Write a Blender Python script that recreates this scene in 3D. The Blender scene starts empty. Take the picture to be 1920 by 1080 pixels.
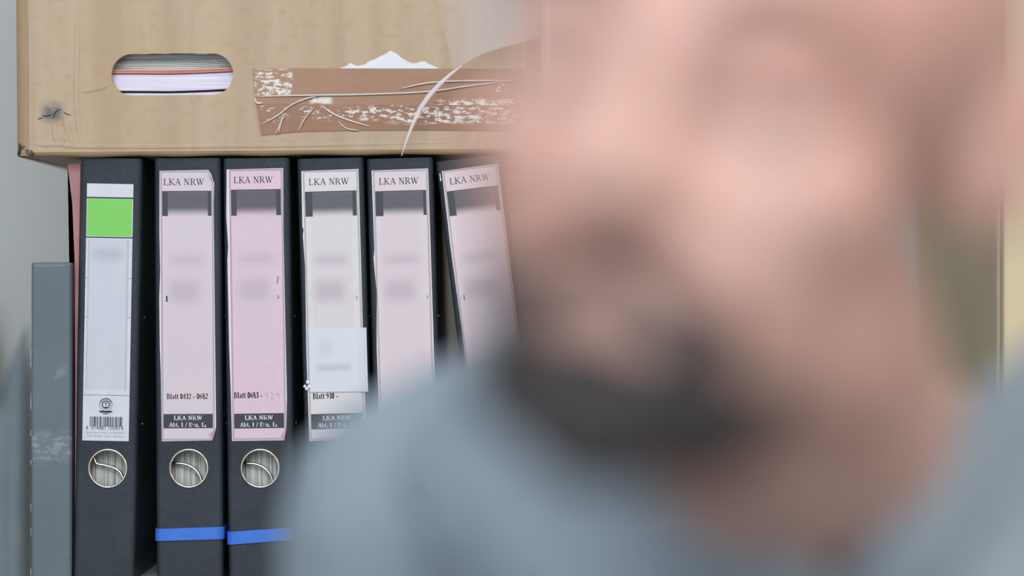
import bpy, bmesh, math, random
from mathutils import Vector, Matrix
random.seed(7)
PI = math.pi
SC = bpy.context.scene
COL = SC.collection

# ------------------------------------------------------------------ camera, world, lights, exposure
S = 0.0004            # metres per photo pixel on the plane of the binder spines (y = 0)
D = 1.8               # camera to that plane
ZC = 1.24             # camera height
cam_d = bpy.data.cameras.new('camera')
cam = bpy.data.objects.new('camera', cam_d); COL.objects.link(cam)
cam.location = (0, -D, ZC); cam.rotation_euler = (PI/2, 0, 0)
cam_d.sensor_width = 36; cam_d.lens = 36*D/(1920*S)
cam_d.clip_start = 0.05
cam_d.dof.use_dof = True; cam_d.dof.focus_distance = D; cam_d.dof.aperture_fstop = 1.95
SC.camera = cam

w = bpy.data.worlds.new('world'); SC.world = w; w.use_nodes = True
w.node_tree.nodes['Background'].inputs[0].default_value = (0.86, 0.94, 1.0, 1)
w.node_tree.nodes['Background'].inputs[1].default_value = 0.5

def area(name, loc, target, size, power, col):
    l = bpy.data.lights.new(name, 'AREA'); l.shape = 'RECTANGLE'; l.size, l.size_y = size
    l.energy = power; l.color = col
    o = bpy.data.objects.new(name, l); COL.objects.link(o); o.location = loc
    o.rotation_euler = (Vector(target)-Vector(loc)).to_track_quat('-Z', 'Y').to_euler()
    return o
area('ceiling_panel_light', (-0.1, -2.5, 2.6), (-0.1, -0.1, 1.2), (1.8, 1.2), 45, (0.93, 0.97, 1.0))
area('front_fill_light', (-0.9, -3.4, 1.45), (0, -0.4, 1.2), (1.4, 1.4), 18, (0.90, 0.96, 1.0))  # added soft fill behind the camera, brightens face and neck, no real window
area('warm_room_light', (1.7, -1.3, 2.0), (0.3, -0.9, 1.3), (0.7, 0.7), 9, (1.0, 0.74, 0.52))

SC.view_settings.view_transform = 'Standard'; SC.view_settings.look = 'None'
SC.view_settings.exposure = 0.0; SC.view_settings.gamma = 1.0
SC.view_settings.use_curve_mapping = False

# ------------------------------------------------------------------ helpers
def P(px, py, y=0.0):
    d = D + y; k = S*d/D
    return Vector(((px-960)*k, y, ZC+(540-py)*k))
def lin(c):
    c = [v/255 for v in c]
    return tuple(v/12.92 if v <= .04045 else ((v+.055)/1.055)**2.4 for v in c)+(1,)

class Mat:
    """small node-graph writer"""
    def __init__(self, name, rough=.6, metal=0, spec=.5, **kw):
        self.m = bpy.data.materials.new(name); self.m.use_nodes = True
        self.nt = self.m.node_tree; self.b = self.nt.nodes['Principled BSDF']
        self.b.inputs['Roughness'].default_value = rough
        self.b.inputs['Metallic'].default_value = metal
        self.b.inputs['Specular IOR Level'].default_value = spec
        self.tc = None
    def set(self, name, v):
        if hasattr(v, 'is_output'): self.nt.links.new(v, self.b.inputs[name])
        else: self.b.inputs[name].default_value = v
    def coord(self, which='Object'):
        if not self.tc: self.tc = self.nt.nodes.new('ShaderNodeTexCoord')
        return self.tc.outputs[which]
    def link(self, v, sock):
        if hasattr(v, 'is_output'): self.nt.links.new(v, sock)
        else: sock.default_value = v
    def math(self, op, a, b=0.0, clamp=False):
        n = self.nt.nodes.new('ShaderNodeMath'); n.operation = op; n.use_clamp = clamp
        self.link(a, n.inputs[0]); self.link(b, n.inputs[1]); return n.outputs[0]
    def mapping(self, scale, which='Object', loc=(0, 0, 0)):
        n = self.nt.nodes.new('ShaderNodeMapping'); n.inputs['Scale'].default_value = scale
        n.inputs['Location'].default_value = loc
        self.nt.links.new(self.coord(which), n.inputs[0]); return n.outputs[0]
    def noise(self, scale, vec=None, detail=4, rough=.55):
        n = self.nt.nodes.new('ShaderNodeTexNoise'); n.inputs['Scale'].default_value = scale
        n.inputs['Detail'].default_value = detail; n.inputs['Roughness'].default_value = rough
        self.nt.links.new(vec if vec else self.coord(), n.inputs['Vector']); return n.outputs['Fac']
    def voronoi(self, scale, vec=None):
        n = self.nt.nodes.new('ShaderNodeTexVoronoi'); n.inputs['Scale'].default_value = scale
        self.nt.links.new(vec if vec else self.coord(), n.inputs['Vector']); return n.outputs['Distance']
    def step(self, v, a, b, lo=0.0, hi=1.0):
        n = self.nt.nodes.new('ShaderNodeMapRange'); n.interpolation_type = 'SMOOTHSTEP'
        self.link(v, n.inputs[0]); n.inputs[1].default_value = a; n.inputs[2].default_value = b
        n.inputs[3].default_value = lo; n.inputs[4].default_value = hi; return n.outputs[0]
    def mix(self, f, a, b):
        n = self.nt.nodes.new('ShaderNodeMix'); n.data_type = 'RGBA'
        self.link(f, n.inputs[0]); self.link(a, n.inputs[6]); self.link(b, n.inputs[7]); return n.outputs[2]
    def xyz(self, which='Object'):
        n = self.nt.nodes.new('ShaderNodeSeparateXYZ'); self.nt.links.new(self.coord(which), n.inputs[0]); return n.outputs
    def rect(self, u, v, x0, x1, y0, y1, s=.4, s2=None):
        s2 = s if s2 is None else s2
        a = self.math('MULTIPLY', self.step(u, x0-s, x0+s), self.step(u, x1-s, x1+s, 1, 0))
        b = self.math('MULTIPLY', self.step(v, y0-s2, y0+s2), self.step(v, y1-s2, y1+s2, 1, 0))
        return self.math('MULTIPLY', a, b)
    def bump(self, h, strength=.3, dist=.001):
        n = self.nt.nodes.new('ShaderNodeBump'); n.inputs['Strength'].default_value = strength
        n.inputs['Distance'].default_value = dist
        self.nt.links.new(h, n.inputs['Height']); self.nt.links.new(n.outputs[0], self.b.inputs['Normal'])
def noisy(name, c1, c2, scale=30, stretch=(1, 1, 1), rough=.6, bump=0, bscale=400, bdist=.0005, **kw):
    M = Mat(name, rough, **kw)
    f = M.step(M.noise(scale, M.mapping(stretch)), .3, .7)
    M.set('Base Color', M.mix(f, lin(c1), lin(c2)))
    if bump: M.bump(M.noise(bscale, detail=2), bump, bdist)
    return M.m

def new_obj(name, me, mat=None, parent=None):
    o = bpy.data.objects.new(name, me); COL.objects.link(o)
    if mat: me.materials.append(mat)
    if parent: o.parent = parent
    return o
def obj(name, bm, mat, parent=None, smooth=False, loc=None):
    me = bpy.data.meshes.new(name)
    bmesh.ops.recalc_face_normals(bm, faces=bm.faces)
    bm.to_mesh(me); bm.free()
    if smooth:
        for p in me.polygons: p.use_smooth = True
    o = new_obj(name, me, mat, parent)
    if loc is not None: o.location = loc
    return o
def tag(o, label, cat, group=None):
    o['label'] = label; o['category'] = cat
    if group: o['group'] = group
    return o
def struct(o): o['kind'] = 'structure'; return o
def empty(name, loc, rot=(0, 0, 0)):
    o = bpy.data.objects.new(name, None); COL.objects.link(o); o.location = loc; o.rotation_euler = rot
    o.empty_display_size = .02; return o

def box(bm, x0, x1, y0, y1, z0, z1, bev=0, seg=2):
    r = bmesh.ops.create_cube(bm, size=1)
    vs = r['verts']
    bmesh.ops.scale(bm, vec=(x1-x0, y1-y0, z1-z0), verts=vs)
    bmesh.ops.translate(bm, vec=((x0+x1)/2, (y0+y1)/2, (z0+z1)/2), verts=vs)
    if bev:
        es = list({e for v in vs for e in v.link_edges})
        bmesh.ops.bevel(bm, geom=es, offset=bev, segments=seg, affect='EDGES', profile=.5)
    return bm
def plate(bm, outer, holes, y0, y1):
    """flat panel in the x-z plane with holes, from y0 to y1"""
    def loop(pts):
        vs = [bm.verts.new((x, y0, z)) for x, z in pts]
        return [bm.edges.new((vs[i], vs[(i+1) % len(vs)])) for i in range(len(vs))]
    es = []
    for pts in [outer]+holes: es += loop(pts)
    r = bmesh.ops.triangle_fill(bm, use_beauty=True, use_dissolve=False, edges=es)
    fs = [g for g in r['geom'] if isinstance(g, bmesh.types.BMFace)]
    r = bmesh.ops.extrude_face_region(bm, geom=fs)
    vs = [g for g in r['geom'] if isinstance(g, bmesh.types.BMVert)]
    bmesh.ops.translate(bm, vec=(0, y1-y0, 0), verts=vs)
    return bm
def circ(cx, cz, r, n=40): return [(cx+r*math.cos(2*PI*i/n), cz+r*math.sin(2*PI*i/n)) for i in range(n)]
def tube(bm, pts, rad, n=8, squash=1.0):
    pts = [Vector(p) for p in pts]; rings = []
    for i, p in enumerate(pts):
        t = (pts[min(i+1, len(pts)-1)]-pts[max(i-1, 0)]).normalized()
        a = t.cross(Vector((0, 1, 0)));
        if a.length < .01: a = t.cross(Vector((1, 0, 0)))
        a.normalize(); b = t.cross(a).normalized()
        r = rad[i] if isinstance(rad, (list, tuple)) else rad
        rings.append([bm.verts.new(p+a*r*math.cos(2*PI*k/n)+b*r*squash*math.sin(2*PI*k/n)) for k in range(n)])
    for q in range(len(rings)-1):
        for k in range(n):
            bm.faces.new((rings[q][k], rings[q][(k+1) % n], rings[q+1][(k+1) % n], rings[q+1][k]))
    bm.faces.new(rings[0]); bm.faces.new(rings[-1])
    return bm
def torus(bm, c, R, r, n=48, m=10, squash=1.0):
    rg = []
    for i in range(n):
        a = 2*PI*i/n
        rg.append([bm.verts.new((c[0]+(R+r*math.cos(2*PI*j/m))*math.cos(a), c[1]+r*squash*math.sin(2*PI*j/m),
                                 c[2]+(R+r*math.cos(2*PI*j/m))*math.sin(a))) for j in range(m)])
    for i in range(n):
        for j in range(m):
            bm.faces.new((rg[i][j], rg[(i+1) % n][j], rg[(i+1) % n][(j+1) % m], rg[i][(j+1) % m]))
    return bm
def spline(pts, n=8):
    pts = [Vector(p) for p in pts]; out = []
    for i in range(len(pts)-1):
        p0 = pts[max(i-1, 0)]; p1 = pts[i]; p2 = pts[i+1]; p3 = pts[min(i+2, len(pts)-1)]
        for k in range(n):
            t = k/n
            out.append(.5*((2*p1)+(p2-p0)*t+(2*p0-5*p1+4*p2-p3)*t*t+(3*p1-p0-3*p2+p3)*t**3))
    out.append(pts[-1]); return out

# --------- serif lettering built from strokes (cap height = 1)
def arc(cx, cy, rx, ry, a0, a1, n=10):
    return [(cx+rx*math.cos(math.radians(a0+(a1-a0)*i/n)), cy+ry*math.sin(math.radians(a0+(a1-a0)*i/n))) for i in range(n+1)]
def sf(x, y, w=.14): return ('s', [(x-w, y), (x+w, y)])
G = {
 'L': (.62, [('T', [(.16, 0), (.16, 1)]), sf(.16, .97), ('t', [(.04, .03), (.56, .03)]), ('t', [(.56, .03), (.60, .26)])]),
 'K': (.74, [('T', [(.15, 0), (.15, 1)]), sf(.15, .97), sf(.15, .03), ('t', [(.62, .97), (.2, .45)]), ('T', [(.30, .56), (.64, .03)]), sf(.62, .97, .12), sf(.66, .03, .12)]),
 'A': (.74, [('t', [(.10, .03), (.37, .99)]), ('T', [(.37, .99), (.64, .03)]), ('t', [(.2, .36), (.55, .36)]), sf(.11, .03, .1), sf(.64, .03, .12)]),
 'N': (.76, [('t', [(.15, .03), (.15, .97)]), ('T', [(.15, .97), (.62, .04)]), ('t', [(.62, .02), (.62, .97)]), sf(.14, .97, .12), sf(.15, .03, .12), sf(.62, .97, .12)]),
 'R': (.72, [('T', [(.15, 0), (.15, 1)]), sf(.15, .97, .12), sf(.15, .03), ('t', [(.15, .97), (.34, .97)]+arc(.34, .735, .18, .235, 90, -90)+[(.15, .5)]), ('T', [(.5, .82), (.53, .735), (.5, .65)]), ('T', [(.34, .5), (.64, .03)]), sf(.66, .03, .09)]),
 'W': (.98, [('T', [(.1, .97), (.3, .02)]), ('t', [(.3, .02), (.49, .8)]), ('T', [(.46, .97), (.68, .02)]), ('t', [(.68, .02), (.9, .97)]), sf(.1, .97, .11), sf(.46, .97, .1), sf(.9, .97, .1)]),
 'B': (.68, [('T', [(.15, 0), (.15, 1)]), ('t', [(.03, .97), (.34, .97)]+arc(.34, .75, .15, .22, 90, -90)+[(.15, .53)]), ('t', [(.34, .53)]+arc(.36, .28, .19, .25, 90, -90)+[(.03, .03)]), ('T', [(.47, .85), (.5, .75), (.47, .65)]), ('T', [(.53, .4), (.56, .28), (.52, .15)])]),
 'l': (.32, [('T', [(.16, 0), (.16, 1)]), sf(.16, .03, .12), ('t', [(.04, .96), (.16, .98)])]),
 'a': (.50, [('t', arc(.22, .5, .15, .16, 170, 20)), ('T', [(.36, .53), (.36, .06)]), ('t', [(.36, .42), (.2, .36)]+arc(.19, .19, .12, .16, 110, 330)), ('t', [(.36, .08), (.47, .05)])]),
 't': (.36, [('T', [(.17, .85), (.17, .12)]), ('t', arc(.25, .12, .09, .1, 180, 330)), ('t', [(.03, .66), (.32, .66)])]),
 'b': (.54, [('T', [(.14, 0), (.14, 1)]), ('t', [(.03, .97), (.14, .98)]), ('t', arc(.27, .33, .16, .32, 150, -150)), ('T', [(.42, .48), (.44, .33), (.42, .18)])]),
 'e': (.48, [('t', [(.08, .36), (.41, .36)]), ('t', arc(.24, .34, .17, .32, 0, 180)), ('T', arc(.26, .34, .17, .3, 150, 230)), ('t', arc(.25, .34, .18, .31, 220, 325))]),
 'z': (.46, [('t', [(.06, .62), (.4, .62)]), ('T', [(.37, .6), (.08, .06)]), ('t', [(.05, .04), (.41, .04)]), ('t', [(.41, .04), (.42, .18)]), ('t', [(.06, .62), (.05, .5)])]),
 'D': (.76, [('T', [(.15, 0), (.15, 1)]), ('t', [(.03, .97), (.32, .97)]+arc(.32, .5, .34, .47, 90, -90)+[(.03, .03)]), ('T', [(.61, .75), (.66, .5), (.61, .25)])]),
 '.': (.26, [('T', [(.12, .0), (.12, .14)])]),
 '/': (.40, [('t', [(.04, -.05), (.34, 1.0)])]),
 '-': (.40, [('T', [(.06, .32), (.34, .32)])]),
 ' ': (.28, []),
 '0': (.54, [('t', arc(.26, .5, .18, .48, 60, 120)), ('t', arc(.26, .5, .18, .48, 240, 300)), ('T', arc(.26, .5, .18, .48, 120, 240)), ('T', arc(.26, .5, .18, .48, -60, 60))]),
 '1': (.50, [('T', [(.27, 0), (.27, 1)]), ('t', [(.12, .85), (.27, .97)]), sf(.27, .03, .14)]),
 '2': (.54, [('t', arc(.24, .73, .17, .25, 165, 60)), ('T', arc(.24, .72, .17, .25, 60, -40)), ('t', [(.38, .56), (.06, .06)]), ('T', [(.06, .07), (.45, .07)])]),
 '3': (.52, [('t', arc(.23, .76, .16, .22, 160, 60)), ('T', arc(.23, .76, .15, .22, 60, -60)), ('T', arc(.22, .28, .19, .26, 70, -60)), ('t', arc(.22, .28, .19, .27, -60, -160))]),
 '4': (.54, [('T', [(.35, 0), (.35, 1)]), ('t', [(.35, .98), (.05, .3), (.48, .3)])]),
 '6': (.54, [('t', [(.45, .97), (.2, .8), (.1, .5)]), ('T', [(.14, .72), (.09, .45), (.12, .2)]), ('t', arc(.27, .31, .17, .3, 120, -120)), ('T', [(.42, .46), (.45, .31), (.42, .16)])]),
 '8': (.54, [('T', arc(.26, .75, .15, .22, 90, 270, 8)), ('t', arc(.26, .75, .15, .22, -90, 90, 8)), ('t', arc(.26, .27, .18, .26, 90, 270, 8)), ('T', arc(.26, .27, .18, .26, -90, 90, 8))]),
 '9': (.54, [('t', [(.08, .03), (.33, .2), (.43, .5)]), ('T', [(.4, .3), (.44, .55), (.42, .8)]), ('t', arc(.27, .69, .17, .3, 60, 300)), ('T', [(.12, .84), (.09, .69), (.12, .54)])]),
}
def strokes(bm, pts, w, y, f):
    for (a, b) in zip(pts[:-1], pts[1:]):
        a = Vector((a[0], a[1])); b = Vector((b[0], b[1])); t = (b-a)
        if t.length < 1e-6: continue
        t.normalize(); n = Vector((-t.y, t.x))*w/2; e = t*w*.15
        q = [f(*(a-e+n)), f(*(a-e-n)), f(*(b+e-n)), f(*(b+e+n))]
        lo = [bm.verts.new((p[0], y, p[1])) for p in q]; hi = [bm.verts.new((p[0], y-.00008, p[1])) for p in q]
        bm.faces.new(hi)
        for i in range(4): bm.faces.new((lo[i], lo[(i+1) % 4], hi[(i+1) % 4], hi[i]))
def serif_text(name, s, x0, x1, zb, h, y, mat, parent, bold=False):
    """text from x0 to x1, baseline zb, cap height h (metres, in the parent's x-z plane)"""
    W = sum(G[c][0] for c in s)+.06*(len(s)-1)
    sx = (x1-x0)/W; bm = bmesh.new(); cx = 0
    wT, wt, ws = (.165, .075, .07) if bold else (.13, .06, .05)
    if bold == 2: wT, wt, ws = .2, .10, .08
    k = sx/h
    for c in s:
        wd, st = G[c]
        for kind, pts in st:
            ww = {'T': wT, 't': wt, 's': ws}[kind]
            strokes(bm, [((cx+p[0])*k, p[1]) for p in pts], ww, y, lambda a, b: (x0+a*h, zb+b*h))
        cx += wd+.06
    o = obj(name, bm, mat, parent); return o
def sans_text(name, s, xc, zb, width, y, mat, parent, squash=1.0):
    cu = bpy.data.curves.new('tmp', 'FONT'); cu.body = s; cu.size = 1; cu.align_x = 'LEFT'
    cu.resolution_u = 2
    t = bpy.data.objects.new('tmp', cu); COL.objects.link(t)
    me = bpy.data.meshes.new_from_object(t.evaluated_get(bpy.context.evaluated_depsgraph_get()))
    bpy.data.objects.remove(t); me.name = name
    xs = [v.co.x for v in me.vertices]; k = width/(max(xs)-min(xs)); m0 = min(xs)
    for v in me.vertices: v.co = Vector((xc-width/2+(v.co.x-m0)*k, y, zb+v.co.y*k*squash))
    me.materials.clear()
    return new_obj(name, me, mat, parent)

# ------------------------------------------------------------------ materials
def leather(name, c1, c2, rough=.42, bump=.55):
    M = Mat(name, rough, spec=.5)
    M.set('Base Color', M.mix(M.step(M.noise(14), .35, .7), lin(c1), lin(c2)))
    v = M.voronoi(1500); n = M.noise(1800, detail=3)
    M.bump(M.math('ADD', M.math('MULTIPLY', v, .7), n), bump, .0006)
    M.set('Roughness', M.step(M.noise(6), .3, .7, rough-.06, rough+.1))
    return M.m
m_spine = leather('black_embossed_board', (38, 46, 56), (50, 60, 72), rough=.36, bump=.75)
m_inner = noisy('binder_inside', (20, 21, 24), (28, 29, 33), rough=.6)
m_chrome = Mat('polished_nickel', .16, 1.0); m_chrome.set('Base Color', lin((226, 220, 205))); m_chrome = m_chrome.m
m_steel = Mat('dull_steel', .3, 1.0); m_steel.set('Base Color', lin((150, 150, 145))); m_steel = m_steel.m
m_ink = noisy('black_ink', (26, 25, 32), (34, 32, 40), rough=.7)
m_white_ink = noisy('white_print', (226, 226, 232), (236, 236, 240), rough=.7)
m_grey_ink = noisy('grey_print', (120, 122, 130), (140, 140, 150), rough=.7)
m_pencil = noisy('pencil_grey', (172, 140, 158), (190, 160, 178), rough=.7)
def m_paperedge():
    M = Mat('paper_edges_upright', .8)
    f = M.noise(60, M.mapping((22, .2, .12)), detail=5)
    M.set('Base Color', M.mix(M.step(f, .36, .62), lin((150, 153, 148)), lin((222, 225, 220))))
    M.bump(f, .6, .001); return M.m
m_pedge = m_paperedge()
def m_sheets(name, c1, c2):
    M = Mat(name, .8)
    f = M.noise(60, M.mapping((.12, .2, 22)), detail=5)
    M.set('Base Color', M.mix(M.step(f, .38, .6), lin(c1), lin(c2)))
    M.bump(f, .5, .0008); return M.m
m_white_sheets = m_sheets('white_sheet_edges', (190, 197, 193), (236, 240, 238))
m_lilac_sheets = m_sheets('lilac_white_sheet_edges', (214, 206, 226), (232, 228, 242))
m_pink_paper = noisy('pink_folder_paper', (196, 128, 128), (214, 146, 144), rough=.75)
m_orange_paper = noisy('orange_folder_paper', (204, 138, 100), (216, 150, 112), rough=.75)
m_rubber = noisy('blue_rubber', (44, 104, 206), (54, 116, 218), scale=60, rough=.45, bump=.2, bscale=900)

# ------------------------------------------------------------------ room
ZT = P(0, 1090).z                      # table top, where the binders stand
m_wall = Mat('grey_green_painted_wall', .75)
m_wall.set('Base Color', m_wall.mix(m_wall.noise(2.2, m_wall.mapping((1, 1, .25))), lin((192, 196, 195)), lin((205, 207, 204))))
m_wall.bump(m_wall.noise(160), .12, .001); m_wall = m_wall.m
bm = bmesh.new(); box(bm, -2.6, 2.6, .44, .54, 0, 2.9)
struct(obj('wall_back', bm, m_wall))
m_floor = noisy('grey_floor_covering', (112, 112, 110), (128, 128, 125), scale=40, rough=.6, bump=.1)
bm = bmesh.new(); box(bm, -2.6, 2.6, -3.6, .54, -.1, 0)
struct(obj('floor', bm, m_floor))
bm = bmesh.new(); box(bm, -2.6, 2.6, .425, .44, 0, .09, .003)
struct(obj('baseboard_back', bm, noisy('grey_baseboard', (150, 152, 150), (160, 162, 160))))

# table the files stand on (just below the frame)
m_table = noisy('light_grey_laminate', (176, 178, 176), (186, 188, 186), scale=12, rough=.45)
tb = empty('table', (0, 0, 0)); tag(tb, 'light grey laminate table under the row of binders', 'table')
bm = bmesh.new(); box(bm, -.3625, .33, -.06, .385, ZT-.028, ZT, .004); obj('tabletop', bm, m_table, tb)
for x in (-.33, .28):
    for y in (-.02, .34):
        bm = bmesh.new(); box(bm, x-.02, x+.02, y-.02, y+.02, 0, ZT-.028, .003); obj('leg', bm, m_steel, tb)

# ------------------------------------------------------------------ ring binders
BW, BH, BD = .050, .3175, .285
def binder_cover(bm, w=BW, h=BH, d=BD, r=.0045, t=.0022, ring_z=.0848, ring_x=0, ring_r=.0138):
    hw = w/2
    # spine board with the finger hole
    plate(bm, [(-hw+r, 0), (hw-r, 0), (hw-r, h), (-hw+r, h)], [circ(ring_x, ring_z, ring_r)], 0, t)
    # side boards with rounded hinges
    for s in (-1, 1):
        out = [(s*(hw-r), 0)]+[(s*(hw-r+r*math.sin(a)), r-r*math.cos(a)) for a in [PI/2*k/6 for k in range(1, 7)]]+[(s*hw, d)]
        inn = [(s*(hw-t), d)]+[(s*(hw-r+(r-t)*math.sin(a)), r-(r-t)*math.cos(a)) for a in [PI/2*k/6 for k in range(6, 0, -1)]]+[(s*(hw-r), t)]
        pr = out+inn
        lo = [bm.verts.new((x, y, 0)) for x, y in pr]; hi = [bm.verts.new((x, y, h)) for x, y in pr]
        n = len(pr)
        for i in range(n): bm.faces.new((lo[i], lo[(i+1) % n], hi[(i+1) % n], hi[i]))
        m = len(out)
        for q in (lo, hi):
            for i in range(m-1): bm.faces.new((q[i], q[i+1], q[n-2-i], q[n-1-i]))
    return bm

def label_mat(name, w, base, left, bands, smudges, fade_band=True, seed=0, blur=(15, None), band=(40, 87)):
    """flat printed spine label; UV is in photo pixels from its top-left corner"""
    M = Mat(name, .55)
    uv = M.xyz('UV'); u, v = uv[0], uv[1]
    n = M.noise(3, M.mapping((.02, .02, 1), 'UV'), detail=2)
    col = M.mix(M.step(n, .35, .65), lin(base), lin(left))
    for (x0, x1, y0, y1, sx, sy, c, a) in smudges:
        f = M.math('MULTIPLY', M.rect(u, v, x0, x1, y0, y1, sx, sy), a)
        col = M.mix(f, col, lin(c))
    for (x0, x1, y0, y1, c) in bands:
        col = M.mix(M.rect(u, v, x0, x1, y0, y1, .35), col, lin(c))
    if fade_band:      # worn, faded middle of the black title band
        x0, x1 = blur[0], blur[1] if blur[1] else w-14
        band_m = M.rect(u, v, 4.5, w-5, band[0], band[1], .4)
        core = M.rect(u, v, x0, x1, band[0]+2, band[1]+12, .6, .6)
        soft = M.rect(u, v, x0-30, x1+30, band[0]-5, band[1]-7, 8, 11)
        cb = M.mix(M.math('MULTIPLY', soft, .93), col, lin((70, 71, 82)))
        col = M.mix(band_m, col, lin((56, 58, 68)))
        col = M.mix(core, col, cb)
    M.set('Base Color', col)
    M.bump(M.noise(.35, M.mapping((1, 1, 1), 'UV')), .05, .0004)
    return M.m
def frame_bands(w, h, c=(52, 44, 56), edge=(228, 218, 228)):
    e = []
    e += [(-2, 1.3, -2, h+2, edge), (w-1.6, w+2, -2, h+2, edge), (-2, w+2, -2, 1.3, edge), (-2, w+2, h-1.4, h+2, edge)]
    for a, b in ((1.6, 2.3), (3.5, 4.1)):
        e += [(a, b, a, h-a, c), (w-b, w-a, a, h-a, c), (a, w-a, a, b, c), (a, w-a, h-b, h-a, c)]
    return e
def label_mesh(bm, outline, zt, xl, th=.0003):
    """outline in photo pixels from the top-left corner; -> local metres"""
    uvl = bm.loops.layers.uv.new('uv')
    pts = [((xl+x*S), zt-y*S) for x, y in outline]
    plate(bm, pts, [], -.0002, -.0002-th)
    for f in bm.faces:
        for l in f.loops:
            l[uvl].uv = ((l.vert.co.x-xl)/S, (zt-l.vert.co.z)/S)
    return bm

def make_binder(cx_base, lean, label, z_up=0.0, group='black lever arch binders in a row', ring_x=0, lever=0, height=BH, width=BW):
    o = empty('lever_arch_binder', (P(cx_base, 1090).x, 0, ZT+z_up), (0, lean, 0))
    tag(o, label, 'binder', group)
    bm = binder_cover(bmesh.new(), w=width, ring_x=ring_x, h=height); obj('cover', bm, m_spine, o, smooth=False)
    bm = bmesh.new()
    torus(bm, (ring_x, -.0001, .0848), .0141, .0008, squash=1.3)
    obj('finger_ring', bm, m_chrome, o, smooth=True)
    # block of punched sheets inside
    bm = bmesh.new(); xs = -.0165
    while xs < .0125:
        t = random.uniform(.0028, .006)
        box(bm, xs, min(xs+t-.0002, .0130), .0125+random.uniform(0, .0015), .235, .004, .301+random.uniform(-.003, .003)); xs += t
    obj('paper_block', bm, m_pedge, o)
    bm = bmesh.new()
    box(bm, -.0190, -.0182, .004, .27, .02, .29, 0)
    obj('mechanism_plate', bm, m_steel, o)
    bm = bmesh.new()
    z = .0848
    if lever == 0:
        pts = [(-.0185, .0095, z+.0045), (-.012, .0088, z+.0035), (-.004, .0082, z+.0025), (.003, .0076, z-.001), (.008, .0072, z-.008), (.009, .0072, z-.019)]
    else:
        pts = [(-.0185, .0095, z+.011), (-.013, .0088, z+.0085), (-.010, .0082, z+.003), (-.003, .0082, z+.0015), (.006, .0076, z-.0015), (.0105, .0072, z-.008), (.0115, .0072, z-.019)]
    tube(bm, spline([(x+ring_x, y, zz) for x, y, zz in pts], 6), .0011, 8)
    obj('lever_arch', bm, m_chrome, o, smooth=True)
    for zz in (.198, .117):
        bm = bmesh.new(); bmesh.ops.create_uvsphere(bm, u_segments=10, v_segments=6, radius=.0013)
        bmesh.ops.scale(bm, vec=(.5, 1, 1), verts=bm.verts); bmesh.ops.translate(bm, vec=(width/2, .027, zz), verts=bm.verts)
        obj('rivet', bm, m_chrome, o, smooth=True)
    return o

PINK = dict(a=((216, 198, 208), (210, 200, 208)), b=((222, 194, 208), (216, 192, 205)),
            c=((220, 214, 216), (214, 212, 216)), d=((220, 202, 210), (216, 206, 212)), e=((222, 202, 212), (222, 208, 216)))
def pink_label(o, key, zt_px, h_px, w_px, xl, outline, txt_x, txt_y, band, blatt, bb, foot=True, smud=(), blur=(15, None), mark=None, x_off=0):
    zt = (1090-zt_px)*S
    base, left = PINK[key]
    bands = frame_bands(w_px, h_px)
    if bb: bands.append((4.5, w_px-5, bb[0], bb[1], (52, 54, 66)))
    m = label_mat('pink_spine_label_'+key, w_px, base, left, bands, smud, blur=blur, band=band)
    lb = obj('spine_label', label_mesh(bmesh.new(), outline, zt, xl), m, o)
    Y = -.00052
    X = lambda px: xl+px*S
    Z = lambda py: zt-py*S
    serif_text('lettering', 'LKA NRW', X(txt_x[0]), X(txt_x[1]), Z(txt_y[1]), (txt_y[1]-txt_y[0])*S, Y, m_ink, lb)
    if blatt:
        s, x0, x1, y0, y1 = blatt
        serif_text('lettering', s, X(x0), X(x1), Z(y1), (y1-y0)*S, Y, m_ink, lb, bold=True)
    if bb and foot:
        c = w_px/2-1
        a = (bb[0]+bb[1])/2
        serif_text('lettering', 'LKA NRW', X(c-26), X(c+27), Z(a-2.2), 8.2*S, Y, m_white_ink, lb, bold=2)
        serif_text('lettering', 'Abt. 1 / Dez. 12', X(c-35), X(c+35), Z(a+11), 8.4*S, Y, m_white_ink, lb, bold=2)
    if mark:
        bm = bmesh.new()
        for pts, w_ in mark: strokes(bm, pts, w_, Y, lambda a, b: (X(a), Z(b)))
        # widths above are in pixels
        obj('pen_mark', bm, m_ink, lb)
    return lb
def curl(lb, pts, mat):
    """folded-over corner of a label: a small raised triangle"""
    bm = bmesh.new()
    vs = [bm.verts.new(p) for p in pts]; bm.faces.new(vs)
    r = bmesh.ops.extrude_face_region(bm, geom=bm.faces[:])
    bmesh.ops.translate(bm, vec=(0, -.0002, 0), verts=[g for g in r['geom'] if isinstance(g, bmesh.types.BMVert)])
    return obj('folded_corner', bm, mat, lb)
m_curl = noisy('pink_label_back', (206, 160, 184), (220, 178, 198), rough=.6)
m_tear = noisy('torn_white_paper_fibre', (226, 222, 228), (238, 236, 240), rough=.85)

def smud_for(w):
    return ((20, w-22, 160, 178, 14, 12, (186, 172, 184), .75), (18, w-30, 208, 246, 14, 16, (180, 166, 178), .8),
            (14, w-14, 88, 380, 1, 1, (206, 194, 204), .30))

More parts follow.
